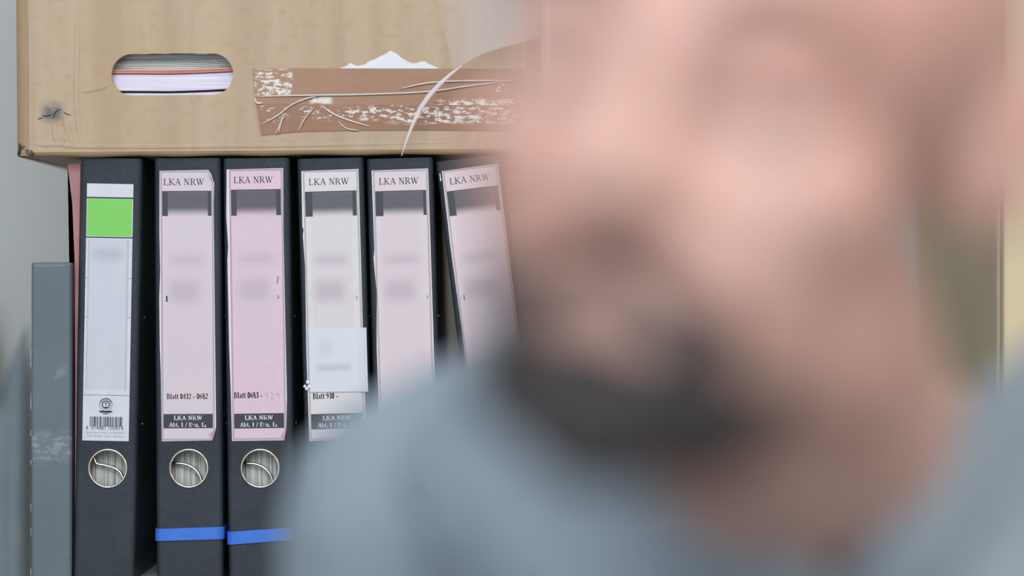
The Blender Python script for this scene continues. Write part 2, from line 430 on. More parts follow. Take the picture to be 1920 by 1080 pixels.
# first binder: white label with a green field
b1 = make_binder(193.8, math.atan(9/481), 'black binder with white and green label, first of the row from the left', ring_x=.0018, lever=1, width=.046)
zt = (1090-344.5)*S; xl = -.0174-.0003
M = Mat('white_green_spine_label', .5); q = M.xyz('UV'); u, v = q[0], q[1]
white = lin((212, 215, 224)); col = M.mix(M.step(M.noise(2, M.mapping((.02, .01, 1), 'UV')), .3, .7), white, lin((203, 208, 219)))
sm = M.rect(u, v, 4.5, 80, 104, 386, 1.2)
col = M.mix(M.math('MULTIPLY', sm, .5), col, lin((190, 193, 206)))
col = M.mix(M.math('MULTIPLY', M.rect(u, v, 14, 68, 122, 142, 12, 14), .55), col, lin((160, 165, 178)))
for x0, x1 in ((3.5, 7), (77, 81)): col = M.mix(M.math('MULTIPLY', M.rect(u, v, x0, x1, 104, 386, 2), .35), col, lin((140, 143, 152)))
for (x0, x1, y0, y1, c) in [(-2, 90, 25.0, 28, (40, 46, 50)), (-2, 90, 99.5, 102, (40, 46, 50)),
                            (-2, 90, 396, 397, (90, 92, 104)), (-2, 5, 177, 177.8, (90, 92, 104)), (80, 90, 177, 177.8, (90, 92, 104)),
                            (-2, 5, 250, 250.8, (90, 92, 104)), (80, 90, 250, 250.8, (90, 92, 104))]:
    col = M.mix(M.rect(u, v, x0, x1, y0, y1, .3), col, lin(c))
col = M.mix(M.rect(u, v, 1, 85.5, 28.5, 98.5, .3), col, lin((122, 204, 92)))
M.set('Base Color', col)
lb = obj('spine_label', label_mesh(bmesh.new(), [(0, 0), (87, 0), (87, 482), (0, 482)], zt, xl), M.m, b1)
X = lambda px: xl+px*S
Z = lambda py: zt-py*S
Y = -.00052
bm = bmesh.new(); random.seed(3); x = 13.5
pat = '101001100101110100110100011011000101001101010111001011010011010001101100101001110101'
bw = 61/len(pat); i = 0
while i < len(pat):
    j = i
    while j < len(pat) and pat[j] == pat[i]: j += 1
    if pat[i] == '1': strokes(bm, [((13.5+bw*(i+j)/2), 437), ((13.5+bw*(i+j)/2), 455)], bw*(j-i), Y, lambda a, b: (X(a), Z(b)))
    i = j
obj('barcode', bm, m_ink, lb)
sans_text('barcode_number', '4  014481 100414', X(41), Z(461.5), 70*S, Y, m_ink, lb, 1.15)
sans_text('small_print', 'Biella-Falken GmbH, Am Bahnhof 5', X(43), Z(468.5), 72*S, Y, m_grey_ink, lb, 1.15)
sans_text('small_print', 'D-09135 Platz • Made in Germany', X(43), Z(475.0), 69*S, Y, m_grey_ink, lb, 1.15)
bm = bmesh.new()        # round emblem: rings, laurel circle, small upright figure, ribbon below
for r_, w_ in ((12.2, .6), (9.6, .5), (6.6, 1.8)):
    strokes(bm, [(43+r_*math.cos(a*PI/18), 414+r_*math.sin(a*PI/18)) for a in range(37)], w_, Y, lambda a, b: (X(a), Z(b)))
for k in range(26):
    a = math.radians(200+k*5.6)
    strokes(bm, [(43+10.3*math.cos(a), 414+10.3*math.sin(a)), (43+11.6*math.cos(a), 414+11.6*math.sin(a))], .7, Y, lambda a, b: (X(a), Z(b)))
strokes(bm, [(43, 409.5), (43, 420)], 1.1, Y, lambda a, b: (X(a), Z(b)))
strokes(bm, [(40, 412), (46, 412)], 1.0, Y, lambda a, b: (X(a), Z(b)))
strokes(bm, [(40.5, 419.3), (45.5, 419.3)], 1.0, Y, lambda a, b: (X(a), Z(b)))
for k in range(6):
    hwid = [12.5, 12, 10.5, 8.5, 6.5, 4][k]
    strokes(bm, [(43-hwid, 426.3+k), (43+hwid, 426.3+k)], 1.1, Y, lambda a, b: (X(a), Z(b)))
obj('eco_emblem', bm, m_ink, lb)
bm = bmesh.new(); strokes(bm, [(35.5, 429.6), (50.5, 429.6)], .9, Y-.0001, lambda a, b: (X(a), Z(b))); obj('emblem_ribbon_line', bm, m_white_ink, lb)

# second binder
b2 = make_binder(355.5, -math.atan(3/506), 'black binder labelled LKA NRW and Blatt 0432 - 0682, second from the left')
bw2 = 102
pink_label(b2, 'a', 319, 508, bw2, -.0208+.0002,
           [(0, 1), (92, 0), (97, 9), (102, 24), (101, 60), (102, 300), (103, 480), (102, 486), (96, 507), (1, 508), (0, 380), (-1.5, 330), (-2, 240), (0, 190), (-1, 120)],
           (7, 83), (16, 28), (39, 86), ('Blatt 0432 - 0682', 11, 88, 419, 429), (457, 484), smud=smud_for(bw2), blur=(15, 90),
           mark=[([(12, 236), (12, 246)], 2.6), ([(10.5, 236), (13.5, 236)], .8), ([(10.5, 246), (13.5, 246)], .8)])
zt2 = (1090-319)*S; x2 = -.0206
curl(b2.children[-1], [(x2+91*S, -.0005, zt2-1*S), (x2+101*S, -.0005, zt2-25*S), (x2+95*S, -.0022, zt2-14*S)], m_curl)
curl(b2.children[-1], [(x2+96*S, -.0005, zt2-506*S), (x2+102.5*S, -.0005, zt2-486*S), (x2+92*S, -.0024, zt2-494*S)], m_curl)
# third binder
b3 = make_binder(491, -math.atan(8/561), 'black binder with the deepest pink label, Blatt 0683, third from the left')
pink_label(b3, 'b', 316, 510, 103, -.0208,
           [(-3, 1), (103, 0), (102, 120), (103, 300), (104, 430), (102, 488), (98, 510), (0, 510), (-1, 420), (-3, 330), (-4, 170), (-2, 145), (-5, 90)],
           (10, 83), (15, 27), (39, 88), ('Blatt 0683 -', 5, 58, 419, 430), (459, 487), smud=smud_for(103), blur=(15, 89),
           mark=[([(91, 203), (89, 216)], 1.2), ([(89, 238), (91.5, 240), (91, 243), (89, 244)], .8), ([(89, 243), (92, 243)], .8)])
zt3 = (1090-316)*S; x3 = -.0208
curl(b3.children[-1], [(x3+98*S, -.0005, zt3-509*S), (x3+102*S, -.0005, zt3-488*S), (x3+93*S, -.002, zt3-500*S)], m_curl)
bm = bmesh.new()      # pencilled page number
fn = lambda a, b: (x3+a*S, zt3-b*S)
strokes(bm, [(69, 420), (65, 420), (62, 424), (65, 427), (68, 424), (68, 432)], .7, -.00052, fn)
strokes(bm, [(73, 422), (77, 420), (79, 424), (74, 432), (82, 431)], .7, -.00052, fn)
strokes(bm, [(86, 421), (84, 424), (88, 425), (88, 422), (90, 432)], .7, -.00052, fn)
obj('pencil_number', bm, m_pencil, b3.children[-1])
# fourth binder
b4 = make_binder(640.5, -math.atan(14/507), 'black binder with near-white label behind the white note, fourth from the left')
pink_label(b4, 'c', 318, 507, 106, -.0212,
           [(-1, 1), (106, 0), (106, 300), (107, 507), (0, 507), (-1, 340), (1, 180), (-1.5, 122), (0, 112), (-2, 105)],
           (12, 87), (16, 28), (40, 87), ('Blatt 930 -', 9, 56, 418, 429), (457, 486), smud=smud_for(104), blur=(18, 93),
           mark=[([(95, 238), (97.5, 240), (97, 243), (95, 244)], .8)])
# fifth binder
b5 = make_binder(772, -math.atan(7/243), 'upright black binder with pale pink label, directly left of the leaning binder')
pink_label(b5, 'd', 317, 508, 105, -.0208,
           [(-1, 1), (105, 0), (106, 300), (106, 508), (0, 508), (-1, 330), (2, 230), (-2, 165), (0, 150)],
           (12, 86), (16, 28), (40, 87), ('Blatt 1213 -', 9, 60, 418, 429)[:0] or None, (457, 486), foot=True, smud=smud_for(103), blur=(19, 94),
           mark=[([(95, 238), (97.5, 240), (97, 243), (95, 244)], .8)])
# sixth binder, leaning
b6 = make_binder(975, -math.atan(.1226), 'black binder leaning left beside the man\'s head, pink label tilted', z_up=.0033, height=.3165)
pink_label(b6, 'e', 316, 508, 106, -.0212,
           [(0, 1), (106, 0), (106, 508), (0, 508), (1, 300), (-1, 140)],
           (12, 87), (16, 28), (40, 87), None, (457, 486), smud=smud_for(104), blur=(18, 93),
           mark=[([(13, 236), (13, 246)], 1.3)])
zt6 = (1090-316)*S
bm = bmesh.new()
plate(bm, [(-.0232, zt6-5*S), (-.0226, zt6-4*S), (-.0224, zt6-14*S), (-.0222, zt6-18*S), (-.0234, zt6-20*S), (-.0231, zt6-12*S)], [], .0001, -.0004)
obj('torn_paper_scrap', bm, m_tear, b6)

# blue elastic bands around two binders
def band(o_b, x0l, x1r, za, zb, h0, h1, label):
    o = empty('rubber_band', o_b.location, o_b.rotation_euler)
    tag(o, label, 'rubber band', 'blue rubber bands')
    hw = BW/2+.0004; r = .005; e = .0006; yb = BD+.0012
    path = []
    for s in (-1, 1):
        arcs = [(s*(hw-r+r*math.sin(a)), -e+r-r*math.cos(a)) for a in [PI/2*k/6 for k in range(7)]]
        path = arcs[::-1] + path if s == -1 else path+arcs
    path += [(hw, yb), (-hw, yb)]
    bm = bmesh.new(); n = len(path); rg = []
    for i, (x, y) in enumerate(path):
        t = (x+hw)/(2*hw); zc_ = za+(zb-za)*t; h = h0+(h1-h0)*t
        c = Vector((0, BD/2)); dx = -.0006 if abs(x) > hw-.0001 else 0
        k = (hw+.0006)/hw
        rg.append([bm.verts.new((x, y, zc_-h/2)), bm.verts.new((x, y, zc_+h/2)),
                   bm.verts.new((x*k, y-.0006 if y < .01 else (y if y < yb-.001 else y+.0006), zc_+h/2)),
                   bm.verts.new((x*k, y-.0006 if y < .01 else (y if y < yb-.001 else y+.0006), zc_-h/2))])
    for i in range(n):
        for k in range(4):
            bm.faces.new((rg[i][k], rg[i][(k+1) % 4], rg[(i+1) % n][(k+1) % 4], rg[(i+1) % n][k]))
    obj('band', bm, m_rubber, o)
    return o
bd = band(b2, 0, 0, (1090-1002.5)*S, (1090-999.5)*S, .0092, .0092, 'blue rubber band around the binder marked Blatt 0432 - 0682')
bd = band(b3, 0, 0, (1090-1008.5)*S, (1090-1001)*S, .0096, .0094, 'blue rubber band around the deepest pink labelled binder')

# white note stuck on the fourth binder
m_note = Mat('white_note_paper', .6)
q = m_note.xyz('UV')
c0 = lin((214, 218, 228)); c0 = m_note.mix(m_note.math('MULTIPLY', m_note.rect(q[0], q[1], 14, 78, 66, 80, 6, 5), .6), c0, lin((182, 188, 200)))
c0 = m_note.mix(m_note.math('MULTIPLY', m_note.rect(q[0], q[1], 18, 45, 22, 52, 10, 9), .35), c0, lin((186, 192, 205)))
c0 = m_note.mix(m_note.math('MULTIPLY', m_note.rect(q[0], q[1], 104, 105, -2, 130, .8), .5), c0, lin((165, 172, 185)))
m_note.set('Base Color', c0); m_note = m_note.m
nt = empty('sticky_note', b4.location+Matrix.Rotation(b4.rotation_euler[1], 3, 'Y') @ Vector((0, -.0009, 0)), b4.rotation_euler)
tag(nt, 'white paper note stuck over the fourth binder\'s label, torn at its lower left', 'note')
zn = (1090-615.5)*S; xn = -.0196
bm = bmesh.new(); uvl = bm.loops.layers.uv.new('uv'); NX, NZ = 12, 10
gr = [[None]*(NZ+1) for _ in range(NX+1)]
for i in range(NX+1):
    for j in range(NZ+1):
        fx = i/NX; fz = j/NZ; lift = .0004+.004*max(0, fx-.82)**1.2*4+.0012*math.sin(fz*3)*fx*.4
        gr[i][j] = bm.verts.new((xn+fx*109*S, -lift, zn-fz*118*S-(.0008*fx if j == NZ else 0)))
for i in range(NX):
    for j in range(NZ):
        f = bm.faces.new((gr[i][j], gr[i+1][j], gr[i+1][j+1], gr[i][j+1]))
        for l in f.loops: l[uvl].uv = ((l.vert.co.x-xn)/S, (zn-l.vert.co.z)/S)
r = bmesh.ops.extrude_face_region(bm, geom=bm.faces[:])
bmesh.ops.translate(bm, vec=(0, -.0002, 0), verts=[g for g in r['geom'] if isinstance(g, bmesh.types.BMVert)])
obj('sheet', bm, m_note, nt)
bm = bmesh.new(); random.seed(5)
for k in range(5):
    cx, cz = xn+random.uniform(-9, 2)*S, zn-random.uniform(96, 112)*S
    pts = [(cx+random.uniform(2, 5)*S*math.cos(a), cz+random.uniform(2, 5)*S*math.sin(a)) for a in [0, 1.3, 2.5, 3.8, 5]]
    plate(bm, pts, [], -.0006-.0003*k, -.0008-.0003*k)
obj('torn_edge', bm, m_tear, nt)

# ------------------------------------------------------------------ grey file at the far left, pink folder beside it
M = Mat('scuffed_slate_board', .42)
q = M.xyz(); n1 = M.noise(90, M.mapping((1, 1, 2.2))); n2 = M.noise(22)
col = M.mix(M.step(M.noise(7), .3, .7), lin((84, 97, 108)), lin((98, 110, 120)))
zoneA = M.rect(q[0], q[2], -.04, .04, (1090-860)*S, (1090-815)*S, .006, .006)
zoneB = M.rect(q[0], q[2], -.04, .04, (1090-800)*S, (1090-695)*S, .01, .008)
sc = M.math('ADD', M.math('MULTIPLY', zoneA, M.step(n1, .47, .6)), M.math('MULTIPLY', M.math('MULTIPLY', zoneB, .8), M.step(M.noise(55), .60, .70)))
sc = M.math('ADD', sc, M.math('MULTIPLY', zoneA, .25))
fine = M.step(M.noise(140, M.mapping((.3, 1, 3))), .68, .76)
sc = M.math('ADD', sc, M.math('MULTIPLY', fine, .35), True)
M.set('Base Color', M.mix(M.math('MULTIPLY', sc, .55), col, lin((150, 162, 170))))
M.bump(M.noise(300), .15, .0004); m_slate = M.m
gb = empty('grey_file_box', (P(95, 1090).x, .002, ZT))
tag(gb, 'scuffed slate grey file box, shorter than the binders, at the far left', 'file box')
bm = bmesh.new(); box(bm, -.0150, .0153, 0, .235, 0, .2392, .0016, 3); obj('case', bm, m_slate, gb)
bm = bmesh.new(); plate(bm, [(-.0133, .003), (.0138, .003), (.0138, .2368), (-.0133, .2368)], [], -.0001, -.0009)
obj('spine_panel', bm, m_slate, gb)
m_worn = noisy('worn_pale_edge', (120, 130, 138), (196, 202, 206), scale=150, stretch=(1, 1, .6), rough=.6)
bm = bmesh.new()
random.seed(9); zz = .12
for a, b in ((.004, .010), (.034, .040), (.052, .058), (.087, .091), (.109, .113), (.128, .142), (.160, .174), (.205, .207)):
    tube(bm, [(-.0152+random.uniform(-.0001, .0001), -.0002, a+(b-a)*t/6) for t in range(7)], [.0001]+[random.uniform(.0002, .0004) for _ in range(5)]+[.0001], 6)
tube(bm, [(-.012+.0025*t, -.0009, .2366+random.uniform(-.0001, .0001)) for t in range(10)], .0002, 6)
obj('worn_edge', bm, m_worn, gb)['kind'] = 'stuff'

pf = empty('pink_folder', (0, 0, ZT))
tag(pf, 'thin dusky pink folder squeezed between grey file box and first binder', 'folder')
bm = bmesh.new()
prof = [(121, 306), (146, 304), (143.5, 440), (141.5, 560), (139.0, 700), (135.2, 1089), (134.4, 1089), (135.5, 700), (134.6, 560), (134.4, 486), (130, 380)]
pts = [((P(a, 0, 0).x), P(0, b, 0).z-ZT) for a, b in prof]
pts = [(x, max(z, .0005)) for x, z in pts]
lo = [bm.verts.new((x, .012, z)) for x, z in pts]; hi = [bm.verts.new((x, .225, z)) for x, z in pts]
for i in range(len(pts)): bm.faces.new((lo[i], lo[(i+1) % len(pts)], hi[(i+1) % len(pts)], hi[i]))
bm.faces.new(lo); bm.faces.new(hi); bmesh.ops.triangulate(bm, faces=bm.faces[:])
obj('paper_cover', bm, noisy('dusky_pink_card', (172, 120, 122), (188, 136, 136), rough=.75), pf)

# ------------------------------------------------------------------ cardboard box lying on the binders
M = Mat('kraft_cardboard', .72)
q = M.xyz()
st = M.noise(1.6, M.mapping((26, 26, 1.2)), detail=5)
fib = M.noise(160, M.mapping((.6, 1, 1)), detail=3)
col = M.mix(M.step(st, .3, .7), lin((181, 157, 132)), lin((193, 170, 145)))
col = M.mix(M.math('MULTIPLY', M.step(fib, .45, .75), .3), col, lin((166, 142, 112)))
col = M.mix(M.math('MULTIPLY', M.step(M.noise(9), .5, .75), .35), col, lin((182, 154, 120)))
# dirty rub mark near the lower left corner (a stain of its own)
def S2(a, b): return (a-960)*S, (290-b)*S      # box-local x,z from photo pixels
x0, z0 = S2(80, 228); x1, z1 = S2(122, 186)
dirt = M.rect(q[0], q[2], x0+.002, x1-.001, z0+.002, z1-.002, .005, .005)
dirt = M.math('MULTIPLY', dirt, M.step(M.noise(120), .2, .5))
col = M.mix(dirt, col, lin((104, 104, 103)))
cx0, cz0 = S2(36, 292); cx1, cz1 = S2(58, 274)
dc = M.math('MULTIPLY', M.rect(q[0], q[2], cx0-.004, cx1, cz0-.004, cz1, .002, .002), M.step(M.noise(200), .35, .6))
col = M.mix(dc, col, lin((84, 78, 74)))
M.set('Base Color', col)
hgt = M.math('ADD', M.math('MULTIPLY', st, .6), M.math('MULTIPLY', fib, .08))
M.bump(hgt, .35, .003); m_kraft = M.m
M = Mat('kraft_lip', .75); M.set('Base Color', M.mix(M.noise(60), lin((150, 124, 92)), lin((176, 148, 112)))); m_kraft_edge = M.m

YB = -.006
cb = empty('cardboard_box', (0, YB, ZT+BH+.0030), (0, -math.radians(.42), 0))
tag(cb, 'brown cardboard carton with a pill-shaped hand hole, lying across the binder tops', 'box')
def bx(px, py): # pixel -> box local
    p = P(px, py, YB)-cb.location
    p = Matrix.Rotation(-cb.rotation_euler[1], 3, 'Y') @ p
    return p.x, p.z
XL = bx(27, 200)[0]; XR = bx(1014, 200)[0]; BHt = .33; T = .004; R = .0108
# wavy outline hand hole
hc = bx(323, 139.5); hw_, hr = (228/2-39)*S, 39*S*.995
hole = []
random.seed(11)
for k in range(19): a = PI/2-PI*k/18; hole.append((hc[0]+hw_+hr*math.cos(a), hc[1]+hr*math.sin(a)))
for k in range(1, 12): hole.append((hc[0]+hw_-2*hw_*k/12, hc[1]-hr+random.uniform(-.0002, .0002)))
for k in range(19): a = -PI/2-PI*k/18; hole.append((hc[0]-hw_+hr*math.cos(a), hc[1]+hr*math.sin(a)))
for k in range(1, 12): hole.append((hc[0]-hw_+2*hw_*k/12, hc[1]+hr+random.uniform(-.0003, .0003)))
# front panel
bm = bmesh.new(); z0 = .0035
plate(bm, [(XL+R, z0), (XR-R, z0), (XR-R, BHt), (XL+R, BHt)], [hole], 0, T)
obj('front_panel', bm, m_kraft, cb)
# rest of the carton: rounded corner posts, side, back, bottom and rolled lower lip
bm = bmesh.new()
def post(xc, s):
    pr = [(xc, 0)]+[(xc+s*R*math.sin(a), R-R*math.cos(a)) for a in [PI/2*k/8 for k in range(1, 9)]]+[(xc+s*R, .33), (xc+s*(R-T), .33)]
    pr += [(xc+s*(R-T)*math.sin(a), R-(R-T)*math.cos(a)) for a in [PI/2*k/8 for k in range(8, 0, -1)]]+[(xc, T)]
    n = len(pr); lo = [bm.verts.new((x, y, .001)) for x, y in pr]; hi = [bm.verts.new((x, y, BHt)) for x, y in pr]
    for i in range(n): bm.faces.new((lo[i], lo[(i+1) % n], hi[(i+1) % n], hi[i]))
    m = n//2
    for qd in (lo, hi):
        for i in range(m-1): bm.faces.new((qd[i], qd[i+1], qd[n-2-i], qd[n-1-i]))
m_kraft_side = noisy('shaded_kraft_side', (158, 132, 104), (172, 145, 115), scale=40, stretch=(1, 1, .15), rough=.75, bump=.3, bscale=60, bdist=.002)  # darker brown puts the shade on the carton's turned-away side into the colour
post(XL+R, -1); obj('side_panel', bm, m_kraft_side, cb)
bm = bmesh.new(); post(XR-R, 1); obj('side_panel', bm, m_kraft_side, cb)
bm = bmesh.new(); box(bm, XL+T, XR-T, .326, .33, .001, BHt); obj('back_panel', bm, m_kraft, cb)
bm = bmesh.new(); box(bm, XL+T, XR-T, .006, .326, .0005, .0045); obj('bottom_panel', bm, m_kraft, cb)
bm = bmesh.new(); box(bm, XL+T, XR-T, .005, .326, BHt-.003, BHt+.0015); obj('top_flap', bm, m_kraft, cb)
bm = bmesh.new()
lip = [(XL+R-.003+(XR-XL-2*R+.006)*k/40, .0042, .0040+.0004*math.sin(k*.9)) for k in range(41)]
tube(bm, lip, .0040, 12); obj('bottom_fold', bm, m_kraft_edge, cb, smooth=True)
# creases and dents pressed into the panel: thin raised folds
def crease(name, pix, rad, mat, parent, y=-.0001, squash=.35, taper=True):
    pts = spline([(*bx(a, b),) for a, b in [p[:2] for p in pix]] and [Vector((bx(a, b)[0], y, bx(a, b)[1])) for a, b in pix], 5)
    n = len(pts); rr = [rad*(min(1, 4*min(k, n-1-k)/n+.15) if taper else 1) for k in range(n)]
    b_ = tube(bmesh.new(), pts, rr, 8, squash); return obj(name, b_, mat, parent, smooth=True)
for pix, rad in (([(57, -5), (57.5, 90), (59, 180), (58, 250), (60, 283)], .0022),
                 ([(142, 280), (133, 262), (124, 235), (118, 214)], .0022),
                 ([(145, -5), (144, 100), (143, 190), (146, 230), (150, 270)], .0022),
                 ([(207, 158), (180, 166), (150, 172)], .0022),
                 ([(73, 222), (84, 217), (100, 219), (112, 208), (128, 212), (134, 218)], .0012),
                 ([(100, 226), (103, 250), (108, 276)], .0024), ([(122, 244), (124, 262), (130, 270)], .0018),
                 ([(57, 268), (75, 271), (110, 270), (152, 274), (330, 274), (620, 271), (915, 266)], .0022)):
    crease('crease', pix, rad, m_kraft, cb, y=.0001, squash=.24)
for pix, rad in (([(79, 216), (86, 218), (97, 215)], .0004), ([(71, 224), (75, 222), (81, 221)], .0003), ([(101, 222), (102, 214), (108, 207), (116, 206)], .0003), ([(119, 210), (126, 214), (133, 216)], .0003), ([(37, 268), (37, 280), (33, 292)], .0008)):
    crease('crack', pix, rad, m_inner, cb, y=-.0003)
# crushed black corner
bm = bmesh.new(); random.seed(21)
for k in range(12):
    c = bx(37+random.uniform(0, 19), 274+random.uniform(0, 17))
    r = bmesh.ops.create_icosphere(bm, subdivisions=2, radius=random.uniform(.0018, .0032))
    for v in r['verts']: v.co = Vector((v.co.x*1.2+c[0], v.co.y*.7+.0012+max(0, (bx(52, 0)[0]-c[0]))*.5, v.co.z*.9+c[1]))*1
obj('crushed_corner', bm, noisy('dirty_crushed_card', (70, 64, 60), (120, 102, 84), scale=300, rough=.9, bump=.6, bscale=500), cb, smooth=True)
# torn white paper left under the tape
bm = bmesh.new()
tp = [(632, 131), (640, 127), (650, 124), (656, 118), (662, 121), (672, 124), (684, 121), (694, 114), (702, 112), (712, 106), (722, 102), (732, 95), (744, 101), (752, 108), (762, 114), (770, 118), (780, 119), (790, 115), (796, 115), (806, 121), (818, 126), (828, 131), (828, 140), (632, 140)]
plate(bm, [bx(a, b) for a, b in tp], [], -.0001, -.0004)
obj('torn_paper', bm, noisy('torn_white_paper', (222, 224, 232), (232, 233, 240), rough=.8), cb)
# packing tape: two overlapping strips and a short patch
def tape_mat(name, c1, c2, zones, seed):
    M = Mat(name, .3, spec=.28)
    q = M.xyz(); u, v = q[0], q[2]
    col = M.mix(M.step(M.noise(10), .3, .7), lin(c1), lin(c2))
    crk = M.noise(260, M.mapping((.6, 1, 1.5), loc=(seed, 0, 0)), detail=6, rough=.75)
    tot = None
    for (a, b, c, d, thr, soft) in zones:
        xa, za = bx(a, d); xb, zb = bx(b, c)
        z = M.math('MULTIPLY', M.rect(u, v, xa, xb, za, zb, soft*S, 4*S), M.step(crk, thr, thr+.035))
        tot = z if tot is None else M.math('MAXIMUM', tot, z)
    if tot is not None:
        vor = M.step(M.voronoi(500), .05, .3, .55, 1)
        tot = M.math('MULTIPLY', tot, vor)
        col = M.mix(tot, col, lin((226, 222, 220)))
        M.set('Roughness', M.step(tot, 0, 1, .28, .5))
    M.set('Base Color', col)
    M.bump(M.math('ADD', M.noise(60, M.mapping((.35, 1, 1.2))), M.math('MULTIPLY', crk, .15)), .22, .002)
    return M.m
m_tape_u = tape_mat('brown_tape_upper', (160, 122, 98), (168, 130, 106), [(478, 548, 130, 180, .505, 3), (583, 622, 183, 195, .44, 6), (820, 975, 186, 205, .50, 20), (925, 950, 155, 172, .56, 8)], 0)
m_tape_l = tape_mat('brown_tape_lower', (148, 108, 84), (156, 116, 91), [(480, 540, 196, 232, .57, 6), (560, 680, 200, 226, .555, 12), (640, 760, 198, 226, .53, 20), (740, 960, 200, 232, .50, 30)], 3)
bm = bmesh.new()
plate(bm, [bx(*p) for p in [(475, 128), (1000, 129), (1000, 201), (480, 201)]], [], -.0004, -.0006)
tu = obj('packing_tape', bm, m_tape_u, cb)
bm = bmesh.new()
plate(bm, [bx(*p) for p in [(481, 194), (600, 196), (1000, 198), (1000, 246), (800, 244), (640, 245), (560, 247), (520, 251), (490, 254)]], [], -.0006, -.0008)
tl = obj('packing_tape', bm, m_tape_l, cb)
bm = bmesh.new()
plate(bm, [bx(*p) for p in [(474, 129), (550, 130), (549, 181), (478, 181)]], [], -.00062, -.00078)
tape_p = obj('tape_patch', bm, m_tape_u, cb)
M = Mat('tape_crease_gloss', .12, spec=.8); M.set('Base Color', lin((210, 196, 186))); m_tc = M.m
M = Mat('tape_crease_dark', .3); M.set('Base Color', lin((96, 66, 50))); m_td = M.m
for pix, rad, pr in (([(478, 181), (560, 179), (680, 177), (800, 172), (880, 161), (970, 150)], .00055, tu),
                     ([(747, 167), (800, 156), (860, 152), (970, 151)], .00055, tu),
                     ([(477, 183), (482, 193), (493, 193)], .0007, tu),
                     ([(488, 234), (520, 217), (548, 196), (578, 184), (600, 180)], .00055, tl),
                     ([(522, 252), (528, 228), (534, 216)], .0005, tl), ([(516, 252), (524, 236), (530, 218)], .0004, tl),
                     ([(559, 247), (572, 222), (590, 200)], .0005, tl),
                     ([(602, 197), (622, 212), (650, 224), (696, 238)], .0006, tl),
                     ([(634, 226), (648, 240), (674, 245)], .0004, tl)):
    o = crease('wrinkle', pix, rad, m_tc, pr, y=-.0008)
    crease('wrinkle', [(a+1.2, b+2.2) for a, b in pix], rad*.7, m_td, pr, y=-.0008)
# documents in the box, seen through the hand hole
def stack(label, pyt, pyb, mat, depth0, wav, name='paper_stack', amp=.0, n=6):
    xa, xb = bx(206, 0)[0]-.03, bx(440, 0)[0]+.05
    o = empty(name, cb.location, cb.rotation_euler); tag(o, label, 'paper', 'paper piles inside the carton')
    zs0, zs1 = bx(0, pyb)[1], bx(0, pyt)[1]
    for q_ in range(n):
        b_ = bmesh.new(); k = 24
        za = zs0+(zs1-zs0)*q_/n; zb = zs0+(zs1-zs0)*(q_+1)/n-(.0003 if n > 6 else .0001)
        y0 = depth0+random.uniform(0, .003)
        cols = []
        for i in range(k+1):
            x = xa+(xb-xa)*i/k; w_ = wav(i/k)
            ja = amp*math.sin(i*.7+q_)*.4
            cols.append([b_.verts.new((x, y0, za+w_+ja)), b_.verts.new((x, y0, zb+w_+ja)), b_.verts.new((x, .29, zb+w_)), b_.verts.new((x, .29, za+w_))])
        for i in range(k):
            for j in range(4): b_.faces.new((cols[i][j], cols[i][(j+1) % 4], cols[i+1][(j+1) % 4], cols[i+1][j]))
        b_.faces.new(cols[0]); b_.faces.new(cols[-1])
        obj('sheaf', b_, mat, o)
    return o
random.seed(4)
WV = lambda t: .0003*math.sin(t*9)+.0048*max(0, t-.42)
stack('lowest white paper pile seen through the carton hand hole', 175, 275, m_lilac_sheets, .008, WV, n=4)
stack('thick lilac-white paper pile in the middle of the hand hole', 139.3, 170.8, m_lilac_sheets, .007, WV, n=3)
stack('thin wavy pink folder lying between the paper piles in hand hole', 134.2, 138.2, m_pink_paper, .0055, WV, 'pink_document_folder', n=2)
stack('thin orange folder above the pink one in the hand hole', 131.2, 133.9, m_orange_paper, .007, WV, 'orange_document_folder', n=1)
stack('upper stack of loose white sheets in the top of the hand hole', 97, 130.8, m_white_sheets, .013, WV, n=10)

# ------------------------------------------------------------------ things around
# white board standing beside the carton, cream panel at the right edge
m_wboard = noisy('white_foam_board', (212, 213, 214), (222, 222, 222), scale=8, rough=.6)
zb_ = ZT
o = empty('white_board', (P(1086, 0, -.03).x, -.032, ZT)); tag(o, 'white board standing upright between the carton and the man\'s head', 'board')
bm = bmesh.new(); box(bm, -.026, .14, 0, .012, 0, .60, .001); o2 = obj('panel', bm, m_wboard, o)
bm = bmesh.new(); box(bm, -.0285, -.026, -.001, .013, 0, .60, .0008); obj('edge_strip', bm, m_steel, o)
o = empty('cream_cabinet', (P(1870, 0, .05).x, .05, 0)); tag(o, 'cream painted cabinet at the right edge behind the man', 'cabinet')
m_cream = noisy('cream_paint', (214, 198, 164), (222, 206, 174), scale=6, rough=.5)
bm = bmesh.new(); box(bm, 0, .50, 0, .36, .06, 2.1, .003); obj('body', bm, m_cream, o)
bm = bmesh.new(); box(bm, .001, .488, -.018, -.0012, .08, 2.08, .003); obj('door', bm, m_cream, o)
bm = bmesh.new(); box(bm, .01, .49, .02, .35, 0, .059); obj('plinth', bm, m_inner, o)

